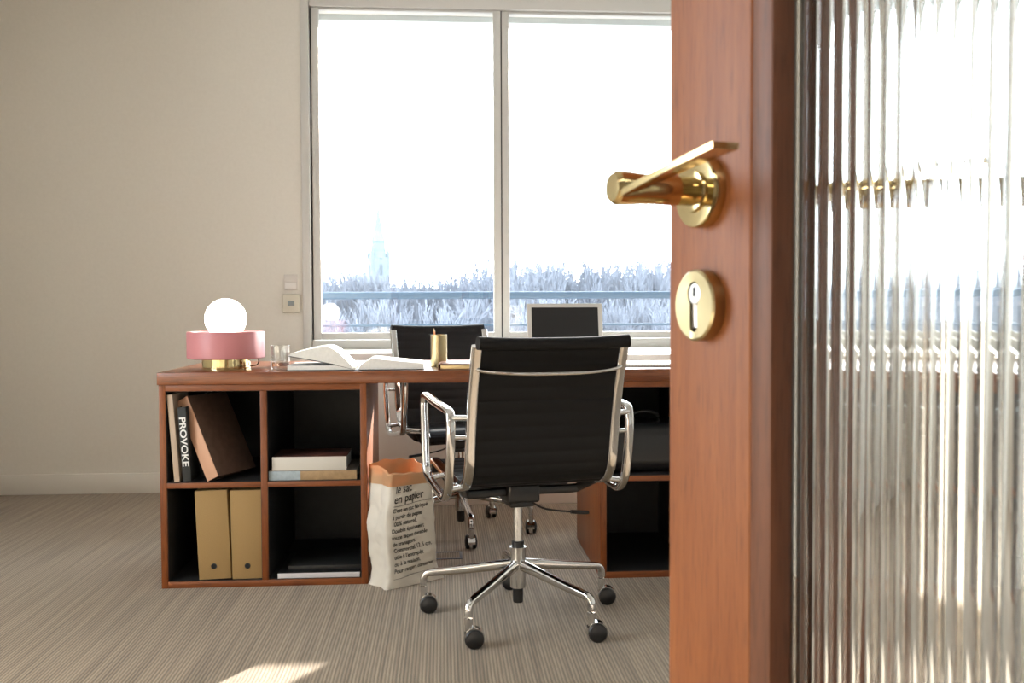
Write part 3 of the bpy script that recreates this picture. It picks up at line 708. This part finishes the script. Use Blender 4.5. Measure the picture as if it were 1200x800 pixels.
# black bag in the right unit
bk = thing('leather_case', 'black rounded leather case in the upper right pigeonhole', 'case', (.905-.17, yb+.16, SH+.0005))
m_ = MB(); m_.sweep([(-.15, 0, .088), (.14, 0, .088)], rrect(.26, .176, .05, 6)); m_.obj('body', simple('black_leather', (.012, .012, .013), .32), bk)
m_ = MB(); m_.tube(spline([(-.05, -.02, .172), (-.045, -.02, .20), (0, -.02, .212), (.045, -.02, .20), (.05, -.02, .172)], 5), .006); m_.obj('handle', M['black_plastic'], bk)

# ------------------------------------------------------------------ paper bag
BG = unproj(469, 684, 2, 0)
bag = thing('paper_bag', 'tall crumpled white paper bag with black printed text and kraft rim', 'bag', (-.136, 3.384, 0), R(35))
bh = .408
def bag_pt(u, z, inner=0):
    """u in 0..1 round the bag, z height"""
    k = z/bh
    wx = .115-.020*k-.004*math.sin(k*9); wy = .062+.014*k*k
    wx += .012*max(0, .15-k)/.15
    a = u*4; sd = int(a) % 4; f = a-int(a)
    cs = [(-1, -1), (1, -1), (1, 1), (-1, 1)]; p, q = cs[sd], cs[(sd+1) % 4]
    x, y = p[0]+(q[0]-p[0])*f, p[1]+(q[1]-p[1])*f
    # soften corners
    rr = (abs(x)**9+abs(y)**9)**(1/9); x /= rr; y /= rr
    x = x*(wx-inner); y = y*(wy-inner)
    sh = -.014*k-.012*math.sin(k*3)   # leans
    if x < 0: x *= 1.0
    n1 = noise.noise(Vector((x*16, y*16, z*13)))*.010+noise.noise(Vector((x*45, y*45+3, z*38)))*.0034
    fold = .006*math.sin(u*math.pi*8)*(.4+.6*(1-k))
    dirv = Vector((x, y, 0)).normalized()
    p = Vector((x+sh, y, z))+dirv*(n1+fold*.3)
    if abs(f-.5) < .5 and sd in (1, 3): p.x += (-1 if sd == 1 else 1)*(.5-abs(f-.5))*.022   # gusset
    return p
BH_W = .358
m_ = MB(); m_.grid(lambda u, v: bag_pt(u, .001+(BH_W-.001)*v), 96, 60, True)
bot = [bag_pt(i/96, .001) for i in range(96)]
m_.bm.faces.new([m_.bm.verts.new(p) for p in bot][::-1])
bmesh.ops.remove_doubles(m_.bm, verts=m_.bm.verts, dist=1e-5)
m_.obj('body', M['bag'], bag, ang=60)
def rim_pt(u, v):
    # down-turned kraft cuff: outside, over the lip and down inside
    n1 = -.013*math.sin(u*math.pi*2+.785)+.002*math.sin(u*math.pi*10)+.0022*math.sin(u*math.pi*22)
    if v < .5:
        z = BH_W-.006+(bh-BH_W+.006+n1)*(v/.5); return bag_pt(u, z, -.0025)
    z = bh+n1-.10*((v-.5)/.5); return bag_pt(u, z, .0035)
m_ = MB(); m_.grid(rim_pt, 96, 25, True); m_.obj('cuff', M['kraft_thin'], bag, ang=60, label='folded brown kraft cuff')
ink = simple('black_ink', (.02, .02, .02), .7)
def bag_text(body, size, x, z, tilt=0.0, bold=0, sx=1.0):
    c = bpy.data.curves.new('print', 'FONT'); c.body = body; c.size = size; c.offset = bold
    o = bpy.data.objects.new('tmp', c); COL.objects.link(o); dg = bpy.context.evaluated_depsgraph_get(); dg.update()
    me = bpy.data.meshes.new_from_object(o.evaluated_get(dg)); bpy.data.objects.remove(o); return me, x, z, tilt, sx
lines = [('le sac', .040, -.085, .327, .0, .0, .95), ('en papier', .040, -.085, .294, .0, .0, .95), ('le sac', .040, -.0842, .3275, .0, .0, .95), ('en papier', .040, -.0842, .2945, .0, .0, .95)]
small = ["C'est un sac fabriqué", 'à partir de papier', '100% naturel.', 'Double épaisseur,', 'toute façon durable', 'de transport.', 'Commercial, 12,5 cm,', 'utile à l’entrepôt', 'ou à la maison,', 'Pour ranger, conserver']
for i, s in enumerate(small): lines.append((s, .0205, -.085, .262-.0232*i, .0, .0002, .92))
bmt = bmesh.new()
for body, size, x0, z0, tl, bo, sx in lines:
    me, *_ = bag_text(body, size, x0, z0, tl, bo, sx)
    tmp = bmesh.new(); tmp.from_mesh(me)
    bmesh.ops.triangulate(tmp, faces=tmp.faces)
    for _ in range(2): bmesh.ops.subdivide_edges(tmp, edges=[e for e in tmp.edges if e.calc_length() > .004], cuts=1); bmesh.ops.triangulate(tmp, faces=tmp.faces)
    for v in tmp.verts:
        X = x0+v.co.x*sx; Z = z0+v.co.y+ (X-x0)*.06
        wx = .115; u = (X/wx*.5+.5)/4      # front face is side 0
        u = min(.2485, max(.0015, u)); p = bag_pt(u, Z)
        v.co = Vector((p.x, p.y-.0021, p.z))
    me2 = bpy.data.meshes.new('t'); tmp.to_mesh(me2); tmp.free(); bmt.from_mesh(me2)
# ruled line beneath the heading
for zr in (.284, .034):
    prev = None
    for i in range(21):
        X = -.085+.180*i/20; u = (X/.115*.5+.5)/4; p = bag_pt(u, zr+(X+.085)*.06); a = bmt.verts.new((p.x, p.y-.0021, p.z)); q = bmt.verts.new((p.x, p.y-.0021, p.z-.0012))
        if prev: bmt.faces.new((prev[0], a, q, prev[1]))
        prev = (a, q)
me = bpy.data.meshes.new('printed_text'); bmt.to_mesh(me); me.materials.append(ink); o = bpy.data.objects.new('printed_text', me); COL.objects.link(o); o.parent = bag

# ------------------------------------------------------------------ wall fittings and floor box
def fitting(px0, py0, px1, py1):
    a, b = unproj(px0, py0, 1, WY), unproj(px1, py1, 1, WY); return a.x, b.x, b.z, a.z
x0, x1, z0, z1 = fitting(333, 321.5, 349, 339.5)
sw = thing('light_switch', 'square white double light switch on the wall beside the window', 'switch', ((x0+x1)/2, WY, (z0+z1)/2)); hw_, hh = (x1-x0)/2, (z1-z0)/2
plm = simple('switch_plastic', (.62, .58, .54), .35)
MB().box((-hw_, -.009, -hh), (hw_, -.0003, hh), .002).obj('plate', plm, sw)
MB().box((-hw_+.006, -.0115, .002), (hw_-.006, -.0092, hh-.006), .001).obj('rocker', plm, sw)
MB().box((-hw_+.006, -.0115, -hh+.006), (hw_-.006, -.0092, -.002), .001).obj('rocker', simple('pale_rocker', (.74, .71, .68), .3), sw)
x0, x1, z0, z1 = fitting(331.5, 344.5, 352, 366.5)
th = thing('thermostat', 'cream wall thermostat with small grey display, below the light switch', 'thermostat', ((x0+x1)/2, WY, (z0+z1)/2)); hw_, hh = (x1-x0)/2, (z1-z0)/2
MB().box((-hw_, -.026, -hh), (hw_, -.0003, hh), .006, 4).obj('housing', simple('cream_plastic', (.60, .56, .46), .4), th)
MB().box((-.016, -.0275, -.012), (.018, -.0262, .014), .0005).obj('display', simple('grey_lcd', (.24, .27, .27), .2), th)
fa, fb = unproj(503, 658.5, 2, 0), unproj(537, 644, 2, 0)
fbx = thing('floor_box', 'flush metal floor outlet box in the carpet beside the paper bag', 'outlet', ((fa.x+fb.x)/2-.03, (fa.y+fb.y)/2, 0)); hx, hy = .10, .055
m_ = MB(); 
for a, b in (((-hx, -hy, .0004), (hx, -hy+.010, .003)), ((-hx, hy-.010, .0004), (hx, hy, .003)), ((-hx, -hy+.010, .0004), (-hx+.010, hy-.010, .003)), ((hx-.010, -hy+.010, .0004), (hx, hy-.010, .003))): m_.box(a, b, .0008)
m_.obj('rim', simple('grey_blue_metal', (.17, .19, .24), .35, .7), fbx)
MB().box((-hx+.011, -hy+.011, .0004), (hx-.011, hy-.011, .0022)).obj('lid', M['carpet'], fbx, smooth=False)

# ------------------------------------------------------------------ outside
BY0 = WY+.3; RY = 6.35
struct(MB().box((-6, BY0, .10), (9, RY+.15, .30)).obj('floor_balcony', simple('balcony_concrete', (.3, .3, .3), .8), smooth=False))
struct(MB().box((-6, BY0, 3.0), (9, WY+1.10, 3.2)).obj('ceiling_balcony', simple('soffit_paint', (.62, .6, .55), .8), smooth=False))
struct(MB().box((ox0-.1, WY+.14, 2.50), (ox1+.1, WY+.24, 2.74)).obj('trim_3', simple('blind_box', (.5, .55, .55), .6), smooth=False))
rl = thing('balcony_railing', 'blue metal balcony railing outside the window', 'railing', (0, RY, .30))
rblue = simple('blue_rail_paint', (.022, .055, .10), .5)
MB().sweep([(-6, 0, .740), (9, 0, .740)], rrect(.06, .048, .012, 3)).obj('handrail', rblue, rl)
MB().sweep([(-6, 0, .545), (9, 0, .545)], rrect(.02, .016, .004, 2)).obj('lower_rail', rblue, rl)
for i in range(6): MB().box((-4.83+2.6*i, -.02, 0), (-4.79+2.6*i, .02, .72), .003).obj('post', rblue, rl)
GZ = -16.0
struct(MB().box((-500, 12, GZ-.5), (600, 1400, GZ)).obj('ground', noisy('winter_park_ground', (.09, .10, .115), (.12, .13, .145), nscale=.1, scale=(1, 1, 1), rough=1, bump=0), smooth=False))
bark = simple('hazy_bark', (.125, .14, .168), .95, spec=.1)  # haze put into the colour: bluer than brown-grey bark
def tree_mesh(name, seed, H, spread, upright):
    rnd = random.Random(seed); bm = bmesh.new()
    def seg(a, b, ra, rb):
        d = b-a; q = d.to_track_quat('Z', 'Y').to_matrix(); A, B = [], []
        for i in range(3):
            c = Vector((math.cos(i*2.094), math.sin(i*2.094), 0)); A.append(bm.verts.new(a+q@(c*ra))); B.append(bm.verts.new(b+q@(c*rb)))
        for i in range(3): bm.faces.new((A[i], A[(i+1) % 3], B[(i+1) % 3], B[i]))
    def grow(p, d, l, r, lev):
        n = 3 if lev < 3 else 2; q = p
        for i in range(n):
            d = (d+Vector((rnd.uniform(-1, 1), rnd.uniform(-1, 1), rnd.uniform(-.3, .8)*upright))*.17).normalized()
            e = q+d*l/n; seg(q, e, r*(1-.25*i/n), r*(1-.25*(i+1)/n)); q = e
            if lev < 5 and (lev > 0 or i > 0):
                for k in range(2 if lev < 4 else 3):
                    a = rnd.uniform(0, 6.283); s = spread*rnd.uniform(.5, 1.1)
                    nd = (d+Vector((math.cos(a)*s, math.sin(a)*s, rnd.uniform(0, .5)*upright))).normalized()
                    grow(q, nd, l*rnd.uniform(.55, .72), r*.66, lev+1)
    grow(Vector((0, 0, 0)), Vector((0, 0, 1)), H*.48, .26, 0)
    me = bpy.data.meshes.new(name); bm.to_mesh(me); bm.free(); me.materials.append(bark)
    return me
tms = [tree_mesh('bare_tree', 1, 15, .75, 1.0), tree_mesh('bare_tree', 2, 15, .60, 1.5), tree_mesh('bare_tree', 3, 15, .85, .8)]
for me in tms:
    zs = max(v.co.z for v in me.vertices); me.transform(Matrix.Scale(1/zs, 4))      # unit height
rnd = random.Random(5)
def place_tree(px, D, top_px, grp, lab, k):
    X = (px-520)/F_PX*D; Hh = .96+(360-top_px)*D/F_PX-GZ
    o = bpy.data.objects.new('bare_tree', tms[k]); COL.objects.link(o); o.location = (X, D, GZ); o.scale = (Hh*.62, Hh*.62, Hh); o.rotation_euler.z = rnd.uniform(0, 6.28)
    tag(o, lab, 'tree', grp)
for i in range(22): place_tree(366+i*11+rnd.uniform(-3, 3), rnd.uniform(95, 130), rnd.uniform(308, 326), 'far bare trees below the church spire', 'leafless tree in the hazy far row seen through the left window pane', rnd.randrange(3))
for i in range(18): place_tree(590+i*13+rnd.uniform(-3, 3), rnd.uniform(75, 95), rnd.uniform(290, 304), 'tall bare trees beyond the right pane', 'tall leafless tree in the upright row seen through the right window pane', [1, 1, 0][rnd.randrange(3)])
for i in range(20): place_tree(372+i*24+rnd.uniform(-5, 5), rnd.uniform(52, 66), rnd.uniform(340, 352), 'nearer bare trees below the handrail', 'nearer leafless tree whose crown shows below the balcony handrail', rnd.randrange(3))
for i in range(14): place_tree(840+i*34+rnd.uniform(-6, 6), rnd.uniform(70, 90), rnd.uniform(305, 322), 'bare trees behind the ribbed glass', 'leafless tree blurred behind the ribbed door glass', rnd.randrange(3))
# church with a spire
Dc = 330; kx = Dc/F_PX; cx = (445-520)*kx
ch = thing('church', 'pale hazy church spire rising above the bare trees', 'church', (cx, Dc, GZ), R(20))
stone = simple('hazy_stone', (.085, .105, .12), .9); copper = simple('hazy_copper_roof', (.085, .115, .125), .8)  # pale bluish haze put into both base colours
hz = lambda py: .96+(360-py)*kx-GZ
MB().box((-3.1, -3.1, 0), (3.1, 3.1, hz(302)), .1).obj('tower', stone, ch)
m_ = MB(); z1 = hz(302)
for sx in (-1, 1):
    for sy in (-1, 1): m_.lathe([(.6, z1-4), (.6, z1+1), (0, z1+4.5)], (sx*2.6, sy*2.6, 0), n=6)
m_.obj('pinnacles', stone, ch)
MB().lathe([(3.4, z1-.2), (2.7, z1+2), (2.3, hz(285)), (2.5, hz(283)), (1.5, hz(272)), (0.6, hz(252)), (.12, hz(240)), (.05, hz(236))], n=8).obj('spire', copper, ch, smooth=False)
m_ = MB()
for i in range(4):
    a = math.pi/2*i; m_.box((-.5, -3.2, hz(322)), (.5, -3.05, hz(310)), rot=Matrix.Rotation(a, 3, 'Z'))
m_.obj('belfry_opening', simple('belfry_shadow', (.06, .075, .085), .9), ch)  # openings are plates; their shade is put into the dark colour
m_ = MB(); m_.box((-4.5, 3, 0), (4.5, 34, hz(338))); m_.prism([(-5, 0), (5, 0), (0, 6)], (0, 3, hz(338)), (1, 0, 0), (0, 0, 1), (0, 1, 0), 31); m_.obj('nave', stone, ch, smooth=False)
# distant wooded ridge
m_ = MB(); rnd2 = random.Random(3)
pts = []
for i in range(141):
    x = -420+i*8; pts.append((x, GZ-GZ+.96+(360-(339+4*noise.noise(Vector((i*.21, 0, 0)))*2+noise.noise(Vector((i*1.1, 5, 0)))*3))*600/F_PX))
m_.prism([(-420, GZ)]+pts+[(700, GZ)], (0, 600, 0), (1, 0, 0), (0, 0, 1), (0, 1, 0), 60)
struct(m_.obj('hills', simple('hazy_woodland', (.10, .12, .145), 1, spec=0), smooth=False))  # ridge colour carries the haze of distance
